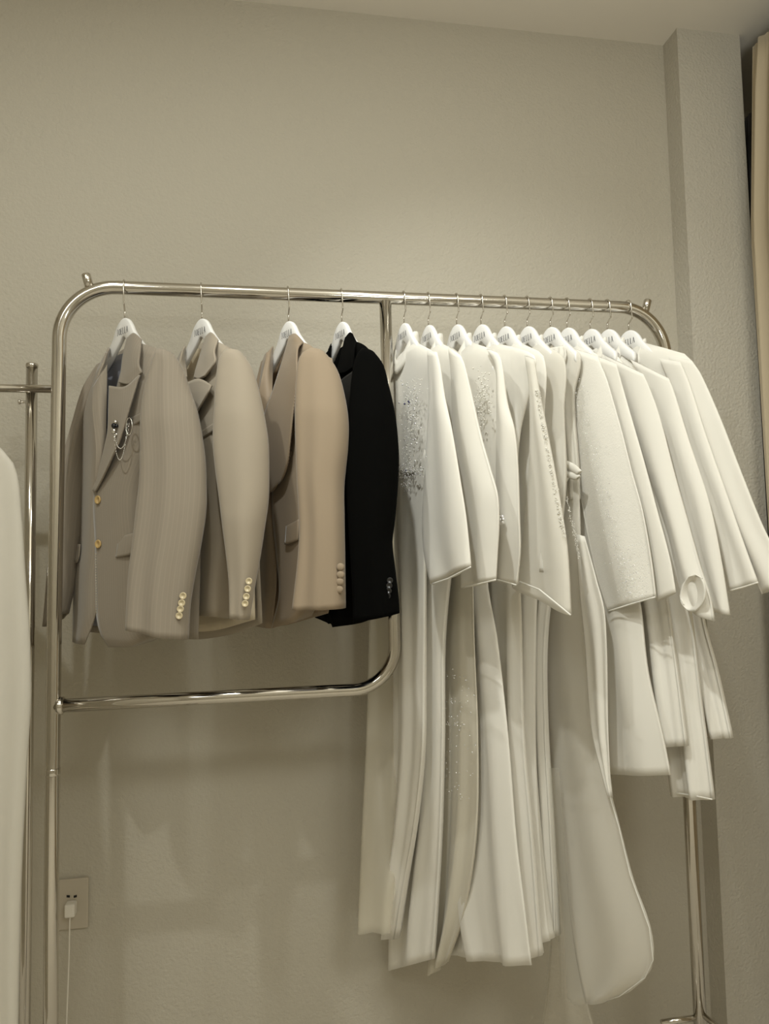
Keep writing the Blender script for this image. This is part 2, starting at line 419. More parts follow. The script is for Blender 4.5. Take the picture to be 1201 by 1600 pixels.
def hanger(hx, hy, topy, deg, label, half=.172, printed=True):
    """hook at photo x hx on the bar; topy = photo row of the hanger's crown"""
    base = onY(hx, hy, 0)
    pl = Plane(Vector((base.x, 0, 0)), deg)
    zt = onY(hx, topy, 0).z
    root = empty('clothes_hanger', (base.x, 0, zt), label, 'hanger', 'white hangers on the rail')
    # body outline in (w, z): rounded crown, sloping arms, open underside
    pts = []; bot = []; n = 30
    for i in range(n+1):
        w = half*i/n; c = .038
        z = -.026*(w/c)**2.2 if w < c else -.026-.124*((w-c)/(.172-c))**.80
        pts.append((w, z)); bot.append((w, -.046-.124*(max(0, w-.006)/.172)**.86))
    V = []; Fq = []; thick = .0065
    def tk(u): return .0058+.003*max(0, u-.25)
    ring = []
    for sgn in (-1, 1):
        for i in range(n+1):
            (w, zt_), (_, zb_) = pts[i], bot[i]
            t = tk(i/n); zm = zt_
            sec = [(-t*.6, zt_), (t*.6, zt_), (t, zt_-.004), (t, zb_+.004), (t*.6, zb_), (-t*.6, zb_), (-t, zb_+.004), (-t, zt_-.004)]
            for d, z in sec: V.append(pl.loc(sgn*w, d, zt+z))
    K = 8
    for s_ in range(2):
        b0 = s_*(n+1)*K
        for i in range(n):
            for k in range(K):
                Fq.append((b0+i*K+k, b0+i*K+(k+1) % K, b0+(i+1)*K+(k+1) % K, b0+(i+1)*K+k))
        Fq.append(tuple(b0+n*K+k for k in range(K)))
    body = meshobj('hanger_body', V, Fq, M_HANGER, root)
    # hook: up from the crown, dog-leg forward, over the bar
    fy = Vector((0, -1, 0)); R = TR+.0022
    P = [Vector((base.x, 0, zt-.008)), Vector((base.x, 0, zt+.016)), Vector((base.x, 0, zt+.0185)),
         Vector((base.x+.0015, -R*.92, zt+.028)), Vector((base.x+.0015, -R, zt+.031)), Vector((base.x, -R, H))]
    for i in range(1, 15):
        a = PI*1.12*i/14
        P.append(Vector((base.x-.003*i/14, -R*math.cos(a), H+R*math.sin(a))))
    rod('hook', P, .0018, M_WIRE, root, 10)
    if printed:
        V = []; Fq = []
        for quad in lettering('JOELLA', .0150, .0083, .0019):
            b0 = len(V)
            for u, z in quad: V.append(pl.loc(u, .0058+.0004, zt-.0385+z))
            Fq.append((b0, b0+1, b0+2, b0+3))
        meshobj('lettering', V, Fq, M_INK, body, smooth=False)
    return pl, zt, base

def button(name, pl, x, y, off, r, mat, parent, n=None):
    c = pl.px(x, y, off); ax = n or pl.n
    prof = [(r*.96, -.001), (r, .0006), (r*.97, .0022), (r*.82, .0026), (r*.68, .0016), (r*.30, .0016), (r*.28, .0010), (r*.12, .0010)]
    v, f = lathe_vf(c, ax, prof, 20); return meshobj(name, v, f, mat, parent)
def stitches(pl, pts, off, mat, parent, step=4.0):
    parts = []
    for (a, b) in zip(pts, pts[1:]):
        L = math.hypot(b[0]-a[0], b[1]-a[1]); n = max(1, int(L/step))
        for i in range(n):
            t0, t1 = i/n, (i+.55)/n
            p = pl.px(a[0]+(b[0]-a[0])*t0, a[1]+(b[1]-a[1])*t0, off); q = pl.px(a[0]+(b[0]-a[0])*t1, a[1]+(b[1]-a[1])*t1, off)
            parts.append(sweep([p, (p+q)/2+pl.n*.0008, q], .0006, 5))
    v, f = join(parts); return meshobj('stitching', v, f, mat, parent)

# ------------------------------------------------------------------ blazers
# 1: taupe pinstripe
pl, zt, bs = hanger(195, 452, 498, 50, 'white wooden hanger inside the taupe pinstripe blazer')
pl = Plane(pl.o, 40); sp = Plane(pl.loc(.185, .05, 0), 10); fp = Plane(pl.loc(-.165, 0, 0), 14)
J = empty('blazer', (bs.x, 0, zt-.03), 'taupe pinstripe blazer with horn buttons and a silver chain brooch, nearest the left post', 'jacket', 'blazers on the rail')
patch('back_panel', [[(150, 578, -.03), (195, 545, -.045), (222, 540, -.045), (272, 560, -.02)],
      [(126, 650, -.02), (190, 650, -.05), (250, 650, -.05), (302, 650, -.02)],
      [(119, 850, -.02), (190, 850, -.05), (250, 850, -.05), (312, 850, -.02)],
      [(116, 985, -.02), (190, 992, -.05), (250, 996, -.05), (309, 999, -.02)]], pl, M_J1, J)
patch('lining', [[(160, 572, -.02), (196, 552, -.032), (262, 562, -.012)], [(136, 660, -.012), (200, 660, -.036), (276, 660, -.02)],
      [(124, 850, -.012), (200, 850, -.036), (274, 850, -.02)], [(120, 975, -.012), (200, 982, -.036), (270, 984, -.02)]], pl, M_LIN1, J)
patch('front_panel', [[(150, 580, -.02), (160, 562, .01), (168, 548, .0)], [(128, 640, -.01), (148, 636, .042), (166, 630, .042)],
      [(127, 700, -.01), (146, 700, .048), (164, 697, .045)], [(126, 770, -.01), (142, 770, .050), (158, 770, .046)],
      [(124, 850, -.01), (140, 850, .050), (160, 850, .046)], [(117, 890, -.01), (136, 900, .048), (158, 915, .046)],
      [(115, 955, -.01), (132, 960, .048), (150, 960, .046)], [(114, 1003, -.01), (121, 1006, .040), (132, 1007, .044)]], pl, M_J1, J)
patch('front_panel', [[(203, 532, .020), (240, 543, .024), (262, 556, .01)], [(184, 600, 0.038), (232, 600, 0.05), (263.8, 600, -0.02)],
      [(172, 655, 0.05), (222, 655, 0.056), (266.4, 655, -0.02)], [(163, 702, 0.052), (215, 706, 0.06), (266, 706, -0.02)],
      [(147, 768, 0.054), (205, 770, 0.062), (262, 770, -0.02)], [(149, 850, 0.054), (205, 850, 0.062), (262, 850, -0.02)],
      [(150, 915, 0.054), (208, 915, 0.062), (262, 915, -0.02)], [(151, 960, 0.054), (212, 960, 0.062), (262.4, 960, -0.02)],
      [(157, 990, 0.052), (212, 995, 0.06), (255.8, 990, -0.02)], [(170, 1011, 0.05), (205, 1010, 0.056), (239.2, 1000, -0.02)]], pl, M_J1, J)
patch('lapel', [[(171, 603, .050), (196, 604, .062), (218, 586, .064)], [(170, 640, .058), (187, 640, .070), (203, 636, .078)],
      [(169, 672, .058), (178, 682, .070), (188, 686, .082)], [(163, 702, .058), (168, 712, .068), (174, 718, .078)],
      [(153, 742, .058), (157, 745, .064), (161, 746, .070)], [(145, 767, .058), (147, 768, .060), (149, 769, .062)]], pl, M_J1, J, thick=.004)
patch('lapel', [[(146, 604, .052), (156, 588, .050), (167, 570, .035)], [(145, 640, .064), (156, 640, .060), (166, 640, .046)],
      [(150, 700, .066), (158, 700, .060), (164, 698, .050)], [(149, 755, .060), (152, 748, .058), (157, 738, .052)]], pl, M_J1, J, thick=.004)
patch('collar', [[(200, 528, .008), (210, 521, .018), (221, 530, .026)], [(193, 556, .020), (206, 552, .042), (219, 548, .046)],
      [(189, 588, .040), (203, 584, .056), (217, 570, .060)], [(186, 598, .046), (205, 600, .060), (222, 582, .060)]], pl, M_J1, J, thick=.005)
patch('collar', [[(171, 543, -.01), (169, 546, .01), (166, 552, .02)], [(168, 560, .0), (164, 565, .025), (158, 575, .04)], [(166, 580, .02), (158, 588, .04), (147, 602, .052)]], pl, M_J1, J, thick=.005)
tube('sleeve', [(150, 576, 166, 566), (131, 610, 152, 606), (115, 665, 136, 655), (102, 712, 128, 705), (91, 765, 128, 765), (84, 830, 125, 830), (79, 890, 118, 893), (72, 979, 104, 958)],
     fp, 0, .036, M_J1, J, folds=[(1.5, .006, .3, .1)])
SL = tube('sleeve', [(246, 546, 270, 553), (238, 568, 284, 574), (228, 605, 297, 612), (222, 645, 308, 645), (221, 712, 319, 712), (220, 750, 321, 750), (215, 795, 321, 795),
     (209, 850, 313, 850), (204, 890, 305, 890), (201, 940, 296, 945), (199, 982, 293, 999)], sp, 0, .042, M_J1, J, lean=.06, folds=[(1.3, .004, .4, .3), (2.2, .003, .4, .0)])
patch('pocket_flap', [[(185, 841, .063), (197, 836, .066), (211, 832, .064)], [(183, 856, .067), (195, 853, .070), (209, 848, .068)], [(181, 871, .068), (193, 869, .072), (207, 866, .068)]], pl, M_J1, J, NU=8, NV=8, thick=.003)
patch('pocket_flap', [[(121, 851, .0), (125, 850, .018)], [(118, 866, .004), (124, 866, .02)], [(116, 880, .006), (121, 878, .022)]], pl, M_J1, J, NU=6, NV=6)
patch('chest_pocket', [[(205, 653, .060), (221, 645, .064)], [(207, 667, .060), (222, 657, .064)]], pl, M_J1, J, NU=6, NV=4, thick=.004)
for (x, y) in ((153, 781), (153.5, 850)): button('button', pl, x, y, .060, .0098, M_HORN, J)
for (x, y) in ((286, 931), (284, 942), (282, 951.5), (280, 962)): button('cuff_button', sp, x, y, .087, .0072, M_PEARLB, SL)
stitches(pl, [(150, 865), (150.5, 960)], .0565, M_PEARLB, J)
# brooch pinned to its lapel
P1 = pl.px(178, 668, .082); P2 = pl.px(204, 661, .082)
br = empty('brooch', P1, 'silver chain brooch with a dark stone pinned on the taupe blazer lapel', 'brooch')
v, f = join([ball_vf(P1+Vector((0, 0, .004)), .0062, 10, 6), ball_vf(P1+Vector((.006, -.002, .003)), .004, 8, 5)]); meshobj('stone', v, f, M_STONE, br)
v, f = join([lathe_vf(P1+Vector((0, 0, -.008)), pl.n, [(.006, 0), (.007, .002), (.004, .005)], 14), ball_vf(P1+Vector((.004, -.003, .012)), .0045, 8, 5), ball_vf(P1+Vector((.006, -.003, -.016)), .0035, 8, 5), ball_vf(P1+Vector((.002, -.003, -.022)), .003, 8, 5)])
meshobj('setting', v, f, M_SILVER, br)
def chain(p, q, sag, name, par, side=0):
    parts = []; n = 26
    for i in range(n):
        t = (i+.5)/n; t2 = t+.5/n
        c = p.lerp(q, t)+Vector((0, 0, -sag*(1-(2*t-1)**2)**.7))+pl.n*.004; d = p.lerp(q, t2)+Vector((0, 0, -sag*(1-min(1, (2*t2-1)**2))**.7))+pl.n*.004
        parts.append(ball_vf(c, .0014, 6, 4)); parts.append(sweep([c, d], .0007, 5))
    v, f = join(parts); meshobj(name, v, f, M_SILVER, par)
chain(P1+Vector((.004, 0, -.01)), P2, .046, 'chain', br); chain(P1+Vector((.004, 0, -.016)), P2+Vector((-.004, 0, 0)), .068, 'chain', br)
rg = [P2+pl.w*(.010*math.cos(t*PI/8))+EZ*(.019*math.sin(t*PI/8)-.008)+pl.n*.004 for t in range(16)]
rod('ring', rg, .0011, M_SILVER, br, 6, closed=True)

# 2: cream
pl, zt, bs = hanger(315, 456, 499, 53, 'white wooden hanger inside the cream notch-lapel blazer')
pl = Plane(pl.o, 48); sp = Plane(pl.loc(.185, .05, 0), 12); fp = Plane(pl.loc(-.165, 0, 0), 14)
J = empty('blazer', (bs.x, 0, zt-.03), 'cream notch-lapel blazer with four pale cuff buttons, between the taupe and tan blazers', 'jacket', 'blazers on the rail')
patch('back_panel', [[(268, 575, -.02), (308, 540, -.045), (340, 535, -.045), (384, 558, -.02)], [(255, 650, -.02), (310, 650, -.05), (360, 650, -.05), (404, 650, -.02)],
      [(258, 850, -.02), (310, 850, -.05), (360, 850, -.05), (404, 850, -.02)], [(262, 995, -.02), (310, 999, -.05), (366, 990, -.05), (409, 974, -.02)]], pl, M_J2, J)
patch('lining', [[(276, 560, -.02), (310, 545, -.032), (372, 560, -.012)], [(262, 660, -.012), (320, 660, -.036), (396, 660, -.012)],
      [(266, 850, -.012), (320, 850, -.036), (396, 850, -.012)], [(270, 985, -.012), (330, 986, -.036), (398, 968, -.012)]], pl, M_LIN2, J)
patch('front_panel', [[(272, 572, -.02), (280, 555, .01), (287, 542, .0)], [(256, 640, -.01), (274, 640, .042), (290, 640, .042)],
      [(255, 770, -.01), (268, 770, .05), (280, 770, .046)], [(255, 900, -.01), (266, 900, .05), (280, 900, .046)], [(256, 990, -.01), (264, 985, .04), (272, 980, .044)]], pl, M_J2, J)
patch('front_panel', [[(326, 528, .020), (352, 540, .024), (368.8, 556, .01)], [(300, 605, 0.046), (345, 605, 0.05), (370.8, 605, -0.02)],
      [(292, 660, 0.05), (340, 660, 0.056), (372.4, 660, -0.02)], [(282, 760, 0.054), (335, 760, 0.062), (371.6, 760, -0.02)],
      [(284, 850, 0.054), (338, 850, 0.062), (371.6, 850, -0.02)], [(290, 920, 0.054), (335, 920, 0.062), (365.6, 920, -0.02)], [(297, 961, 0.052), (335, 964, 0.058), (359.6, 967, -0.02)]], pl, M_J2, J)
patch('lapel', [[(292, 598, .046), (312, 592, .058), (331, 602, .072)], [(292, 618, .056), (308, 618, .066), (325, 614, .078)],
      [(292, 650, .056), (299, 650, .064), (307, 646, .074)], [(284, 690, .056), (288, 690, .060), (292, 688, .066)], [(277, 725, .056), (279, 725, .058), (281, 725, .060)]], pl, M_J2, J, thick=.004)
patch('collar', [[(322, 526, .008), (331, 520, .018), (341, 531, .026)], [(313, 556, .020), (324, 552, .042), (335, 549, .050)],
      [(307, 576, .036), (322, 574, .054), (336, 566, .062)], [(304, 590, .044), (311, 592, .054), (320, 588, .064)]], pl, M_J2, J, thick=.005)
patch('collar', [[(289, 540, -.01), (287, 543, .01), (284, 548, .02)], [(288, 560, .0), (284, 565, .025), (279, 572, .04)], [(292, 590, .03), (286, 592, .042), (276, 600, .052)]], pl, M_J2, J, thick=.005)
tube('sleeve', [(270, 572, 284, 560), (254, 610, 276, 606), (244, 665, 264, 655), (238, 765, 264, 765), (236, 890, 262, 893), (236, 950, 258, 945)], fp, 0, .036, M_J2, J)
SL = tube('sleeve', [(352, 548, 376, 550), (343, 563, 391, 571), (338, 600, 402, 604), (336, 640, 411, 645), (334, 690, 418, 690), (338, 735, 419, 735), (344, 780, 418, 780), (350, 830, 411, 830),
      (355, 870, 405, 870), (359, 912, 398, 910), (360, 966, 388.5, 968)], sp, 0, .042, M_J2, J, lean=.06, folds=[(1.2, .004, .4, .35)])
patch('chest_pocket', [[(312, 676, .062), (336, 660, .066)], [(313, 688, .062), (337, 671, .066)]], pl, M_J2, J, NU=6, NV=4, thick=.004)
for (x, y) in ((389, 908), (387, 920), (385, 932), (383, 943)): button('cuff_button', sp, x, y, .087, .0070, M_PEARLB, SL)

# 3: tan
pl, zt, bs = hanger(450, 458, 503, 61, 'white wooden hanger inside the tan shawl-lapel blazer')
pl = Plane(pl.o, 57); sp = Plane(pl.loc(.185, .05, 0), 14); fp = Plane(pl.loc(-.165, 0, 0), 14)
J = empty('blazer', (bs.x, 0, zt-.03), 'tan blazer with a wide shawl lapel and cloth covered buttons, beside the black blazer', 'jacket', 'blazers on the rail')
patch('back_panel', [[(408, 575, -.02), (442, 545, -.045), (470, 540, -.045), (518, 560, -.02)], [(402, 650, -.02), (445, 650, -.05), (490, 650, -.05), (532, 650, -.02)],
      [(400, 850, -.02), (445, 850, -.05), (490, 850, -.05), (532, 850, -.02)], [(400, 976, -.02), (440, 978, -.05), (485, 966, -.05), (512, 958, -.02)]], pl, M_J3, J)
patch('lining', [[(416, 562, -.02), (444, 548, -.032), (508, 562, -.012)], [(408, 660, -.012), (450, 660, -.036), (524, 660, -.012)],
      [(404, 850, -.012), (450, 850, -.036), (524, 850, -.012)], [(404, 968, -.012), (450, 966, -.036), (510, 955, -.012)]], pl, M_LIN3, J)
patch('front_panel', [[(408, 572, -.02), (414, 555, .01), (420, 548, .0)], [(402, 620, -.01), (412, 620, .042), (424, 620, .042)],
      [(400, 770, -.01), (412, 770, .05), (426, 770, .046)], [(400, 900, -.01), (413, 900, .05), (432, 900, .046)], [(400, 979, -.01), (412, 981, .04), (424, 982, .044)]], pl, M_J3, J)
patch('front_panel', [[(458, 530, .020), (485, 540, .024), (503.6, 560, .01)], [(432, 605, 0.046), (478, 605, 0.05), (505.6, 605, -0.02)],
      [(425, 660, 0.05), (475, 660, 0.056), (506.8, 660, -0.02)], [(425, 740, 0.054), (475, 740, 0.062), (506.8, 740, -0.02)], [(425, 800, 0.052), (475, 800, 0.06), (505.6, 800, -0.02)],
      [(432, 870, 0.052), (475, 870, 0.06), (504.4, 870, -0.02)], [(436, 930, 0.052), (475, 930, 0.058), (502, 930, -0.02)], [(424, 982, 0.048), (458, 972, 0.054), (486.2, 962, -0.02)]], pl, M_J3, J)
patch('lapel', [[(452, 526, .008), (462, 522, .018), (474, 535, .026)], [(446, 548, .022), (456, 548, .042), (465, 545, .052)], [(438, 575, .042), (452, 575, .058), (464, 585, .068)],
      [(425, 615, .054), (444, 618, .068), (461, 625, .078)], [(414, 645, .060), (436, 650, .072), (457, 655, .084)], [(406, 690, .062), (430, 692, .074), (453, 694, .086)],
      [(405, 725, .062), (430, 730, .074), (449, 725, .084)], [(408, 755, .062), (426, 762, .070), (440, 750, .078)], [(412, 772, .062), (421, 770, .066), (430, 762, .070)]], pl, M_J3L, J, thick=.004)
patch('lapel', [[(426, 541, -.01), (423, 545, .01), (419, 550, .02)], [(425, 570, .01), (419, 575, .035), (410, 585, .05)], [(425, 615, .042), (416, 620, .055), (402, 630, .066)], [(422, 650, .046), (412, 655, .058), (400, 665, .066)]], pl, M_J3L, J, thick=.004)
tube('sleeve', [(408, 568, 420, 560), (398, 610, 416, 606), (390, 665, 408, 655), (386, 765, 408, 765), (384, 890, 406, 893), (384, 945, 402, 940)], fp, 0, .036, M_J3, J)
SL = tube('sleeve', [(484, 546, 506, 550), (470, 556, 519, 566), (464, 585, 530, 588), (462, 630, 540, 630), (462, 665, 544, 665), (463, 700, 543, 700), (465, 750, 537, 755), (469, 826, 537, 810), (466, 880, 538, 870), (461, 925, 538.5, 915), (458, 952, 539, 950)],
     sp, 0, .042, M_J3, J, lean=.06, folds=[(1.3, .005, .5, .3), (2.3, .003, .6, .1)])
patch('pocket_flap', [[(447, 822, .062), (457, 817, .066), (467, 811, .064)], [(446, 836, .066), (456, 832, .070), (467, 828, .068)], [(445, 851, .067), (455, 848, .072), (466, 844, .068)]], pl, M_J3, J, NU=8, NV=8)
patch('chest_pocket', [[(453, 670, .064), (464, 660, .066)], [(453, 682, .064), (464, 671, .066)]], pl, M_J3, J, NU=6, NV=4, thick=.004)
def dome(name, pl, x, y, off, r, mat, parent):
    v, f = lathe_vf(pl.px(x, y, off), pl.n, [(r*.9, -.001), (r, .001), (r*.92, .003), (r*.7, .0045), (r*.35, .0053), (r*.05, .0055)], 18); meshobj(name, v, f, mat, parent)
dome('button', pl, 452, 709, .066, .0095, M_J3, J)
for (x, y) in ((532, 886), (532, 898), (531, 909), (530, 921)): dome('cuff_button', sp, x, y, .083, .0082, M_J3, SL)
stitches(pl, [(463, 588), (459, 640), (454, 690), (451, 722), (442, 748)], .086, M_LIN3, J, 5)

# 4: black
pl, zt, bs = hanger(533, 460, 504, 68, 'white wooden hanger inside the black blazer')
pl = Plane(pl.o, 65); sp = Plane(pl.loc(.185, .05, 0), 17); fp = Plane(pl.loc(-.165, 0, 0), 14)
J = empty('blazer', (bs.x, 0, zt-.03), 'black blazer hanging against the middle upright of the rail', 'jacket', 'blazers on the rail')
patch('back_panel', [[(500, 575, -.02), (530, 545, -.045), (555, 540, -.045), (595, 564, -.02)], [(492, 650, -.02), (530, 650, -.05), (575, 650, -.05), (608, 650, -.02)],
      [(490, 850, -.02), (530, 850, -.05), (575, 850, -.05), (606, 850, -.02)], [(492, 965, -.02), (525, 976, -.05), (570, 970, -.05), (612, 962, -.02)]], pl, M_J4, J)
patch('front_panel', [[(500, 572, -.02), (506, 556, .01), (512, 549, .0)], [(494, 620, -.01), (504, 620, .042), (514, 620, .042)], [(490, 770, -.01), (502, 770, .05), (514, 770, .046)], [(492, 960, -.01), (503, 967, .04), (514, 975, .044)]], pl, M_J4, J)
patch('front_panel', [[(546, 530, .020), (570, 540, .024), (584.4, 560, .01)], [(522, 605, 0.046), (565, 605, 0.05), (587.2, 605, -0.02)], [(512, 700, 0.05), (560, 700, 0.056), (587.6, 700, -0.02)],
      [(510, 850, 0.052), (560, 850, 0.06), (586.4, 850, -0.02)], [(506, 940, 0.052), (560, 940, 0.058), (588.8, 940, -0.02)], [(520, 980, 0.048), (560, 974, 0.054), (591.2, 962, -0.02)]], pl, M_J4, J)
patch('lapel', [[(528, 600, .050), (538, 590, .056), (552, 580, .062)], [(520, 640, .056), (532, 640, .064), (545, 640, .070)], [(512, 700, .056), (520, 702, .062), (530, 704, .068)]], pl, M_J4L, J, thick=.004)
patch('collar', [[(540, 528, .008), (549, 520, .018), (557, 536, .026)], [(534, 552, .020), (545, 550, .042), (553, 550, .050)], [(526, 585, .040), (540, 582, .056), (551, 575, .062)]], pl, M_J4, J, thick=.005)
patch('collar', [[(518, 537, -.01), (516, 541, .01), (512, 548, .02)], [(517, 560, .0), (512, 565, .025), (506, 575, .04)], [(520, 600, .03), (512, 605, .042), (503, 612, .052)]], pl, M_J4, J, thick=.005)
tube('sleeve', [(500, 572, 512, 560), (490, 610, 508, 606), (484, 700, 502, 700), (482, 850, 500, 850), (482, 945, 498, 940)], fp, 0, .036, M_J4, J)
SL = tube('sleeve', [(566, 545, 584, 551), (556, 560, 597, 568), (550, 594, 605, 596), (546, 645, 616, 645), (543, 690, 621, 690), (541, 725, 622, 725), (542, 765, 620, 768), (545, 820, 615, 820), (547, 850, 612, 848), (550, 895, 617, 895), (552, 935, 622, 938), (553, 972, 623, 958)],
     sp, 0, .042, M_J4, J, lean=.06, folds=[(1.3, .004, .5, .3)])
for (x, y) in ((609, 907), (608, 915), (607, 923), (605.5, 931)): button('cuff_button', sp, x, y, .087, .0062, M_BLKBTN, SL)

# ------------------------------------------------------------------ white gowns
THS, PEXP = .48, 1.25
HK = [(630, 461, 506), (668, 462.5, 509), (712, 464, 508), (750, 465.5, 508), (787, 467, 511), (822, 468.5, 511), (858, 470, 512), (884, 471, 513), (920, 472.5, 515), (947, 474, 515.5), (980, 475.5, 517)]
ANG = [77, 77, 75, 73, 73, 74, 74, 74, 74, 73, 72]
HL = ['with a beaded halter gown on it, beside the middle upright', 'second in from the middle upright among the white gowns', 'inside the gown with a flower clip on its sleeve', 'inside the satin gown with the flared sheer sleeve',
      'fifth in from the middle upright, print half hidden', 'sixth in from the middle upright, over the lace-edged robe', 'above the long sheer train', 'above the beaded lace sleeve', 'third in from the right end of the rail',
      'second in from the right end of the rail', 'at the right end of the rail']
def band_collar(pl, zt, mat, parent, rw=.046, rn=.024, h=.034, dz=-.034, name='collar'):
    verts = []; faces = []; uvs = []; n = 40
    for k in range(n):
        a = 2*PI*k/n; ca, sa = math.cos(a), math.sin(a)
        drop = .062*max(0, sa)**1.2 - .006*max(0, -sa)
        for j in range(4):
            t = j/3
            verts.append(pl.loc(rw*ca*(1+.10*t), rn*sa*(1+.15*t)-.004, zt+dz-drop-h*t)); uvs.append((k*.008, t*h))
    for k in range(n):
        for j in range(3):
            k2 = (k+1) % n; faces.append((k*4+j, k2*4+j, k2*4+j+1, k*4+j+1))
    return meshobj(name, verts, faces, mat, parent, uvs, thick=.004)
def beads(pl, pts, parent, mat=M_CRYSTAL, name='beading', r=(.0012, .0026)):
    v, f = join([ball_vf(pl.px(x, y, o), random.uniform(*r), 6, 4) for x, y, o in pts])
    o = meshobj(name, v, f, mat, parent); o['kind'] = 'stuff'; return o
def hem(pl, pts, off, mat, parent, r=.0016, name='hem'):
    out = []
    for a, b in zip(pts, pts[1:]):
        for i in range(6): t = i/6; out.append(pl.px(a[0]+(b[0]-a[0])*t, a[1]+(b[1]-a[1])*t, off))
    out.append(pl.px(pts[-1][0], pts[-1][1], off))
    return rod(name, out, r, mat, parent, 8)
PLS = []
for i, (hx, hy, ty) in enumerate(HK):
    PLS.append(hanger(hx, hy, ty, ANG[i], 'white hanger ' + HL[i], half=.172 if i < 4 else (.100 if i < 7 else .092)))
def gown(i, label, cat='dress', name='gown'):
    pl, zt, bs = PLS[i]
    return pl, zt, empty(name, (bs.x, 0, zt-.03), label, cat, 'white gowns on the rail')
F1 = [(1.8, .010, .9, .1), (4.3, .004, 1.0, .4)]
F2 = [(2.4, .011, .9, .2), (5.1, .004, 1.0, .0)]

# G1
pl, zt, g = gown(0, 'white gown with a stand collar and crystal beaded bodice, next to the black blazer')
tube('bodice', [(616, 574, 651, 536), (598, 582, 680, 554), (597, 610, 676, 600), (600, 660, 670, 650), (603, 715, 667, 712), (608, 740, 662, 740)], pl, 0, .036, M_WHITE, g, thtop=.8, folds=[(1.5, .003, .5, .1)])
tube('skirt', [(602, 705, 667, 703), (606, 800, 664, 800), (612, 900, 663, 900), (617, 1050, 662, 1050), (618, 1168, 660, 1168), (614, 1279, 648, 1279), (610, 1378, 630, 1378), (606, 1457, 615, 1468)], pl, 0, .042, M_SATIN, g, thtop=.7, folds=F1)
tube('train', [(586, 760, 640, 760), (578, 960, 632, 960), (573, 1150, 628, 1150), (566, 1300, 622, 1300), (560, 1457, 610, 1455)], Plane(Vector((bs.x, .14, 0)), 25), -.015, .018, M_TRAIN, g, folds=[(1.2, .006, .6, .2)], p=.9)
tube('sleeve', [(668, 548, 682, 551), (670, 575, 687, 572), (672, 620, 694, 620), (669, 680, 705, 672), (665, 760, 719, 755), (662, 815, 727, 805), (666, 868, 732, 848), (676, 912, 735.5, 885)], pl, .018, .022, M_WHITE, g, folds=[(1.2, .006, .8, .2)])
hem(pl, [(676, 912), (700, 904), (735, 886)], .040, M_TRIM, g)
band_collar(pl, zt, M_WHITE, g)
pts = []
for _ in range(200):
    t = random.random(); y = 590+t*150; c = 646-10*t; s = 18*(1-t*.55)
    x = c+random.gauss(0, .5)*s
    if 622 < x < 668: pts.append((x, y, .034))
beads(pl, pts, g, M_TRIM, 'embroidery', (.0008, .0016))
beads(pl, [(random.gauss(640, 10), random.uniform(595, 740), .037) for _ in range(60)], g)
beads(pl, [(632, 631, .038), (638, 627, .038), (639, 629, .038), (634, 735, .037)], g, M_CRYSTALB, 'smoky_bead', (.002, .0032))

pts = [(random.uniform(612, 662), 737+random.gauss(0, 4), .024) for _ in range(90)]
pts += [(632+random.gauss(0, 4), 742+random.uniform(0, 28), .024) for _ in range(30)]
beads(pl, pts, g, M_CRYSTAL, 'waist_beading', (.0010, .0024))

# G2
pl, zt, g = gown(1, 'white gown with a long side fold, its wide sleeve second from the middle upright')
tube('bodice', [(655, 576, 690, 537), (637, 584, 718, 556), (632, 640, 728, 640), (640, 760, 726, 760), (650, 800, 720, 800)], pl, 0, .036, M_WHITE, g, thtop=.8)
tube('skirt', [(645, 770, 722, 770), (652, 880, 705, 880), (655, 1000, 692, 1000), (650, 1150, 690, 1150), (634, 1300, 686, 1300), (612, 1440, 678, 1440), (610, 1516, 673, 1499)], pl, .002, .042, M_SATIN, g, thtop=.9, folds=F1, seed=2)
tube('sleeve', [(700, 541, 719, 556), (704, 572, 725, 571), (706, 615, 735, 615), (708, 682, 750, 682), (712, 735, 765, 735), (716, 775, 776, 775), (719, 820, 778, 820), (722, 870, 776, 865), (724, 919, 774, 906)], pl, .018, .022, M_WHITE, g, folds=[(1.2, .006, .8, .4)], seed=1)
hem(pl, [(724, 918), (750, 912), (774, 906)], .040, M_WHITE, g)
band_collar(pl, zt, M_SATIN, g)

# G3
pl, zt, g = gown(2, 'white wrap-front gown with a crystal flower clip low on its sleeve and a sequinned skirt')
tube('bodice', [(702, 590, 738, 536), (687, 596, 776, 552), (684, 620, 780, 600), (688, 760, 777, 760), (690, 880, 774, 880)], pl, 0, .036, M_WHITE, g, thtop=.8)
tube('skirt', [(690, 800, 770, 800), (684, 900, 760, 900), (682, 1000, 776, 1000), (680, 1150, 793, 1150), (677, 1300, 806, 1310), (680, 1420, 819, 1420), (697, 1489, 829, 1508)], pl, .002, .042, M_SATIN, g, thtop=.9, folds=F2, seed=3)
tube('overskirt', [(686, 880, 738, 880), (684, 1000, 740, 1000), (684, 1150, 745, 1150), (680, 1300, 742, 1300), (676, 1430, 722, 1430), (672, 1524, 696, 1503)], pl, .036, .006, M_TULLE, g, folds=F1, seed=4)
tube('sleeve', [(760, 545, 777, 552), (774, 570, 783, 566), (776, 620, 791, 630), (776, 670, 802, 672), (775, 720, 807, 722), (774, 800, 810, 815), (773, 860, 811, 860), (774, 905, 806, 914)], pl, .018, .018, M_WHITE, g, folds=[(1.2, .004, .8, .6)], seed=5)
hem(pl, [(774, 905), (806, 914)], .036, M_TRIM, g)
band_collar(pl, zt, M_WHITE, g)
c = pl.px(783, 812, .042)
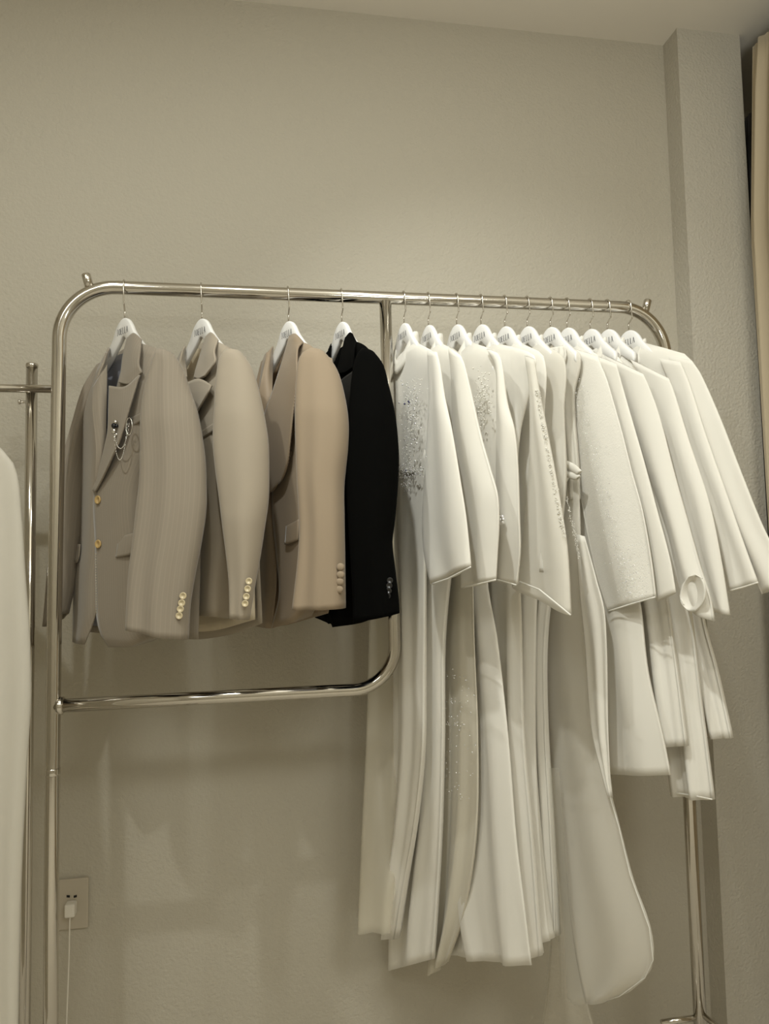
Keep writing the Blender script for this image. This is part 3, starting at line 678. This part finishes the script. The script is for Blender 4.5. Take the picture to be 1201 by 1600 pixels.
v, f = join([ball_vf(c+pl.w*(.007*math.cos(k*PI/3))+EZ*(.007*math.sin(k*PI/3)), .0045, 8, 5) for k in range(6)]+[ball_vf(c+pl.n*.003, .004, 8, 5)]); fl = meshobj('flower_clip', v, f, M_CRYSTAL, g)
beads(pl, [(random.gauss(752, 8), random.gauss(620, 22), .032) for _ in range(110)], g, M_TRIM, 'embroidery', (.0012, .0022))
beads(pl, [(random.gauss(710, 10), random.choice((1057, 1096, 1131))+random.gauss(0, 3), .048) for _ in range(36)] + [(random.gauss(712, 14), random.uniform(1060, 1250), .048) for _ in range(60)], g, M_CRYSTAL, 'sequins', (.0009, .0018))

# G4
pl, zt, g = gown(3, 'white satin gown with a flared sheer sleeve edged in lace, fourth from the middle upright')
tube('bodice', [(741, 570, 776, 537), (730, 582, 832, 553), (730, 600, 835, 580), (740, 700, 812, 680), (748, 800, 806, 800), (752, 880, 806, 880)], pl, 0, .036, M_SATIN, g, thtop=.8, folds=[(2, .004, .4, .2)])
tube('skirt', [(752, 820, 806, 820), (760, 950, 812, 950), (772, 1150, 816, 1150), (788, 1300, 828, 1300), (808, 1440, 838, 1440), (820, 1492, 842, 1494)], pl, .0, .042, M_WHITE, g, thtop=.9, folds=F2, seed=6)
tube('sleeve', [(820, 556, 834, 562), (828, 600, 841, 608), (830, 660, 851, 660), (829, 720, 863, 720), (825, 780, 874, 780), (818, 840, 884, 840), (809, 890, 889, 895), (801, 916, 892, 961)], pl, .018, .024, M_SHEER, g, folds=[(1.3, .006, .9, .1)], seed=7)
tube('sleeve_lining', [(822, 560, 832, 564), (832, 660, 846, 660), (834, 740, 862, 740), (830, 820, 872, 820), (829, 893, 880, 895)], pl, .018, .014, M_WHITE, g)
hem(pl, [(801, 916), (812, 909), (842, 921), (868, 942), (891, 961)], .042, M_TRIM, g, .0018)
beads(pl, [(840+(t:=random.random())*44+random.gauss(-2, 2.2)-6*math.sin(PI*t)*.5, 608+t*232, .026) for _ in range(260)], g, M_TRIM, 'lace_edging', (.0009, .0018))
band_collar(pl, zt, M_SATIN, g)

# G5
pl, zt, g = gown(4, 'plain white gown largely hidden behind the satin gown, fifth from the middle upright')
tube('bodice', [(775, 565, 812, 536), (764, 582, 848, 556), (770, 650, 850, 640), (780, 800, 845, 800), (784, 900, 838, 900)], pl, 0, .036, M_WHITE, g, thtop=.8)
tube('skirt', [(782, 850, 842, 850), (788, 950, 836, 950), (798, 1150, 834, 1150), (812, 1320, 842, 1320), (826, 1430, 852, 1430), (834, 1468, 858, 1470)], pl, 0, .042, M_WHITE, g, thtop=.9, folds=F2, seed=8)
band_collar(pl, zt, M_WHITE, g)

# G6
pl, zt, g = gown(5, 'sheer white robe with a narrow lace front edge, behind the flared sheer sleeve', 'robe')
tube('bodice', [(812, 567, 846, 537), (802, 582, 880, 560), (808, 650, 880, 640), (815, 760, 882, 760), (820, 900, 862, 900)], pl, 0, .036, M_SHEER, g, thtop=.8, folds=F1)
tube('skirt', [(818, 860, 870, 860), (824, 1000, 852, 1000), (832, 1150, 852, 1150), (842, 1300, 860, 1300), (848, 1420, 866, 1420), (852, 1465, 868, 1463)], pl, .0, .042, M_WHITE, g, thtop=.9, folds=[(5, .007, .5, .2), (9, .003, .5, .1)], seed=9)
tube('underlayer', [(840, 1200, 872, 1200), (855, 1350, 884, 1350), (862, 1440, 892, 1440), (858, 1530, 906, 1530), (848, 1610, 925, 1610)], pl, -.01, .012, M_FAINT, g, folds=F1)
beads(pl, [(884+(t:=random.random())*21+random.gauss(0, 1.2), 775+t*98, .030) for _ in range(110)], g, M_TRIM, 'lace_edging', (.0008, .0015))
band_collar(pl, zt, M_WHITE, g)

# G7
pl, zt, g = gown(6, 'white gown with gathered shoulder, waist bow and a long sheer train reaching lowest')
tube('bodice', [(846, 565, 884, 538), (836, 578, 906, 555), (846, 640, 896, 620), (860, 720, 902, 722), (856, 780, 904, 780)], pl, 0, .036, M_SHEER, g, thtop=.8, folds=[(6, .003, .3, .0)])
tube('train', [(858, 735, 903, 738), (850, 800, 905, 800), (844, 900, 908, 900), (844, 958, 912, 960), (850, 1065, 920, 1060), (860, 1150, 931, 1150), (868, 1300, 967, 1294), (876, 1380, 988, 1375), (882, 1450, 1014, 1448), (885, 1505, 1019, 1500), (887, 1540, 1006, 1528), (889, 1560, 975, 1554), (900, 1568, 945, 1566)],
     pl, .004, .020, M_VEIL, g, folds=[(1.6, .006, 1.2, .1)], p=.9)
hem(pl, [(889, 1564), (927, 1569), (967, 1557), (1007, 1528), (1020, 1500), (1014, 1450), (984, 1367), (967, 1294), (953, 1247), (931, 1150)], .006, M_TRIM, g, .0011)
patch('sash', [[(900, 835, .026), (906, 836, .030), (913, 838, .026)], [(906, 923, .026), (918, 915, .032), (932, 905, .026)], [(914, 1002, .026), (930, 985, .032), (946, 965, .026)],
      [(925, 1138, .026), (938, 1138, .032), (951, 1138, .026)], [(942, 1210, .026), (947, 1210, .030), (954, 1210, .026)], [(952, 1246, .026), (954, 1246, .028), (956, 1246, .026)]], pl, M_SATIN, g, folds=[(2, .003, .5, .2)])
for k, (ax, ay, bx, by) in enumerate(((878, 722, 902, 742), (880, 740, 900, 750), (884, 748, 874, 762), (868, 738, 884, 745))):
    tube('bow_loop', [(ax, ay, ax+4, ay-3), ((ax+bx)/2, (ay+by)/2+2, (ax+bx)/2+7, (ay+by)/2-6), (bx, by, bx+6, by-6)], pl, .030, .008, M_SATIN, g, N=12, M=20)
tube('shoulder_ruffle', [(850, 546, 882, 541), (848, 556, 884, 556), (852, 568, 880, 570), (860, 576, 872, 577)], pl, .020, .014, M_WHITE, g, folds=[(5, .005, .5, .0)], N=16)

# G8
pl, zt, g = gown(7, 'white jacket-like gown with sparkling lace sleeve and crisp straight hem, eighth from the middle upright')
tube('bodice', [(872, 567, 908, 539), (858, 578, 934, 556), (872, 650, 950, 650), (896, 780, 975, 780), (918, 900, 990, 900), (936, 960, 1000, 951), (946, 1050, 1011, 1050), (951, 1150, 1034, 1150), (953, 1209, 1046, 1211)], pl, 0, .036, M_WHITE, g, thtop=.8, folds=[(1.5, .004, 1, .3)])
tube('sleeve', [(895, 545, 932, 557), (889, 575, 946, 590), (888, 623, 958, 630), (894, 674, 972, 680), (900, 730, 987, 740), (911, 800, 1003, 800), (930, 892, 1016, 875), (950, 956, 1023, 933)], pl, .020, .022, M_LACE, g, folds=[(1.2, .005, .8, .5)])
tube('sleeve_back', [(930, 556, 962, 569), (958, 640, 982, 640), (978, 720, 1005, 720), (1000, 795, 1025, 795), (1015, 870, 1045, 870), (1026, 940, 1055, 926)], pl, -.008, .012, M_WHITE, g)
hem(pl, [(950, 955), (985, 944), (1023, 933)], .036, M_TRIM, g, .0018)
band_collar(pl, zt, M_LACE, g)
pts = []
for _ in range(300):
    t = random.random(); pts.append((895+t*85+random.gauss(0, 9), 590+t*330, .043))
for _ in range(160): pts.append((random.gauss(985, 12), random.uniform(850, 935), .043))
beads(pl, pts, g, M_CRYSTAL, 'beading', (.0006, .0012))

# G9
pl, zt, g = gown(8, 'white gown whose open round cuff faces the room, third from the right end')
tube('bodice', [(905, 569, 942, 540), (892, 580, 974, 568), (925, 700, 1000, 700), (962, 850, 1030, 850), (990, 970, 1046, 970), (1000, 1065, 1058, 1065), (1012, 1165, 1070, 1166)], pl, -.004, .036, M_WHITE, g, thtop=.8, folds=F1)
tube('sleeve', [(945, 556, 1004, 585), (962, 590, 1013, 605), (984, 650, 1029, 650), (1014, 740, 1052, 740), (1040, 820, 1074, 820), (1054, 880, 1092, 885), (1066, 930, 1108, 935), (1074, 950, 1114, 971)], pl, .016, .022, M_WHITE, g, folds=[(1.2, .004, .8, .5)])
patch('cuff_opening', [[(1078, 899, .037), (1085, 898, .035), (1093, 900, .037)], [(1067, 912, .039), (1083, 910, .025), (1099, 909, .039)], [(1062, 930, .039), (1082, 928, .021), (1102, 925, .039)],
      [(1064, 943, .039), (1081, 943, .025), (1098, 942, .039)], [(1072, 953, .037), (1079, 955, .033), (1086, 955, .037)]], pl, M_WHITE, g, NU=16, NV=16)
hem(pl, [(1068, 945), (1062, 932), (1066, 914), (1076, 901), (1087, 898), (1097, 904)], .038, M_WHITE, g, .0014, 'cuff_edge')
band_collar(pl, zt, M_WHITE, g)

# G10
pl, zt, g = gown(9, 'white gown with the longer banded hem over the steel post, second from the right end')
tube('bodice', [(934, 571, 968, 542), (922, 582, 1000, 588), (958, 700, 1030, 700), (1000, 850, 1060, 850), (1020, 958, 1077, 958), (1030, 1097, 1093, 1097), (1040, 1161, 1101, 1161), (1050, 1241, 1112, 1250)], pl, -.004, .036, M_WHITE, g, thtop=.8, folds=F1, seed=2)
tube('sleeve', [(985, 562, 1044, 592), (1006, 600, 1052, 612), (1035, 695, 1076, 690), (1065, 790, 1107, 785), (1085, 875, 1125, 870), (1106, 953, 1140, 961)], pl, .014, .020, M_WHITE, g, folds=[(1.2, .004, .8, .2)])
hem(pl, [(1050, 1238), (1082, 1243), (1112, 1249)], .014, M_WHITE, g, .0018)
band_collar(pl, zt, M_WHITE, g)

# G11
pl, zt, g = gown(10, 'outermost white gown at the right end, its wide sleeves reaching toward the curtain')
tube('bodice', [(965, 572, 1006, 536), (955, 584, 1080, 562), (985, 700, 1070, 700), (1036, 850, 1080, 850), (1050, 970, 1097, 970), (1070, 1050, 1118, 1050), (1096, 1150, 1141, 1154)], pl, -.004, .036, M_WHITE, g, thtop=.8, folds=F1, seed=4)
tube('sleeve', [(1040, 555, 1080, 564), (1052, 580, 1094, 585), (1085, 660, 1125, 655), (1110, 730, 1154, 730), (1145, 820, 1190, 820), (1170, 880, 1215, 870), (1190, 928, 1235, 908)], pl, .004, .020, M_WHITE, g, folds=[(1.2, .004, .8, .7)])
tube('sleeve_front', [(1030, 560, 1062, 566), (1046, 600, 1076, 600), (1070, 690, 1102, 680), (1105, 790, 1138, 782), (1128, 870, 1162, 850), (1140, 923, 1184, 910)], pl, .022, .014, M_WHITE, g, folds=[(1.2, .003, .8, .1)])
hem(pl, [(1140, 923), (1162, 917), (1184, 910)], .036, M_WHITE, g, .0018)
band_collar(pl, zt, M_WHITE, g)

# gown on the left stand
bsl = Vector((-1.05, LYR, zb-.1)); pls = Plane(Vector((-.98, -.02, 0)), 18)
g = empty('gown', bsl, 'sheer white gown cut off by the left edge, hanging on the slim stand', 'dress')
tube('skirt', [(-90, 640, -10, 690), (-110, 700, 22, 728), (-115, 800, 33, 805), (-120, 895, 39, 895), (-130, 990, 46, 990), (-130, 1090, 48, 1090), (-130, 1187, 42, 1187), (-130, 1375, 33, 1375), (-130, 1600, 28, 1600), (-130, 1690, 26, 1690)],
     pls, 0, .06, M_VEIL, g, folds=[(3, .008, .5, .2)])

for _x in (-62, -38):
    p_ = pls.px(_x, 652, 0)
    rod('strap', [p_, Vector((p_.x, (p_.y+LYR-.022)/2, p_.z+.03)), Vector((p_.x, LYR-.021, zb+.004)), Vector((p_.x, LYR-.010, zb+.0115)), Vector((p_.x, LYR+.002, zb+.003))], .0022, M_WHITE, g, 8)

# ------------------------------------------------------------------ curtains
def curtain(name, p0, p1, z0, z1, amp, waves, mat, label, cat='curtain', slant=0.0):
    p0, p1 = Vector(p0), Vector(p1); d = p1-p0; L = d.length; d.normalize(); nn = Vector((-d.y, d.x, 0))
    V = []; Fc = []; uv = []; NU, NV = 30*waves, 40
    for i in range(NV+1):
        v = i/NV; z = z1+(z0-z1)*v
        k = 1.0 if v > .05 else .45+.55*v/.05
        for j in range(NU+1):
            u = j/NU
            off = amp*k*math.sin(2*PI*waves*u+.5*math.sin(2*v))+amp*.25*math.sin(2*PI*waves*2.3*u+1.0+v)
            V.append(p0+d*(L*u+slant*max(0, (z-2.25)/.6)*(1-u))+nn*off+Vector((0, 0, z))); uv.append((u*L*2, z))
    w = NU+1
    for i in range(NV):
        for j in range(NU): Fc.append((i*w+j, i*w+j+1, (i+1)*w+j+1, (i+1)*w+j))
    root = empty(name, (p0.x, p0.y, z1), label, cat)
    meshobj('drape', V, Fc, mat, root, uv, thick=.003)
    return root, p0, d, L
ca_ = onY(1173, 420, .25); cz = onY(1178, 75, .20).z
r_, p0, d, L = curtain('curtain', (ca_.x, .25, 0), (ca_.x+.14, -1.3, 0), FZ+.02, cz, .016, 26, M_CURT, 'beige pleated curtain hanging at the right edge beside the pillar', slant=.055)
curtain('blackout_curtain', (1.325, .52, 0), (1.345, .33, 0), FZ+.02, 2.72, .012, 3, M_CURTD, 'dark folded curtain in the recess behind the beige curtain')

# ------------------------------------------------------------------ socket, plug and cable
so = onY(113, 1410.5, WY)
s = empty('wall_socket', (so.x, WY, so.z), 'cream wall socket plate low on the wall beside the left post', 'socket')
hw, hh = .0425, .066
V, Fq = box_vf(so.x-hw, so.x+hw, WY-.009, WY, so.z-hh, so.z+hh)
o = meshobj('plate', V, Fq, M_PLATE, s, smooth=False); md = o.modifiers.new('round', 'BEVEL'); md.width = .003; md.segments = 3
for px_, rot in ((108, .5), (119, -.5)):
    q = onY(px_, 1398, WY)
    c, sn = math.cos(rot), math.sin(rot); V = []
    for y in (WY-.0098, WY-.0085):
        for (u, w) in ((-.0052, -.0030), (.0052, -.0030), (.0052, .0030), (-.0052, .0030)): V.append(Vector((q.x+u*c*.9, y, q.z+w-u*sn*.25)))
    meshobj('pin_slot', V, [(0, 1, 2, 3), (4, 5, 6, 7), (0, 1, 5, 4), (1, 2, 6, 5), (2, 3, 7, 6), (3, 0, 4, 7)], M_DARK, s, smooth=False)
pq = onY(111, 1420, WY-.02)
p_ = empty('charger_plug', (pq.x, WY-.012, pq.z), 'small white charger plugged into the wall socket', 'charger')
V, Fq = box_vf(pq.x-.013, pq.x+.013, WY-.038, WY-.0095, pq.z-.016, pq.z+.018)
o = meshobj('housing', V, Fq, M_PLUG, p_, smooth=False); md = o.modifiers.new('round', 'BEVEL'); md.width = .004; md.segments = 3
cab = []
for (x, y, dy) in ((110, 1428, .03), (109, 1440, .034), (108.5, 1460, .036), (108, 1490, .045), (107, 1520, .06), (105.5, 1560, .08), (104, 1600, .10), (103, 1640, .115)): cab.append(onY(x, y, WY-dy))
cab += [Vector((cab[-1].x, cab[-1].y-.01, FZ+.06)), Vector((cab[-1].x+.03, cab[-1].y-.05, FZ+.004)), Vector((cab[-1].x+.1, cab[-1].y-.1, FZ+.004))]
ts = list(range(len(cab))); sm = [Vector(hermite(ts, [tuple(c) for c in cab], (len(cab)-1)*i/60)) for i in range(61)]
rod('cable', sm, .0017, M_PLUG, p_, 8)
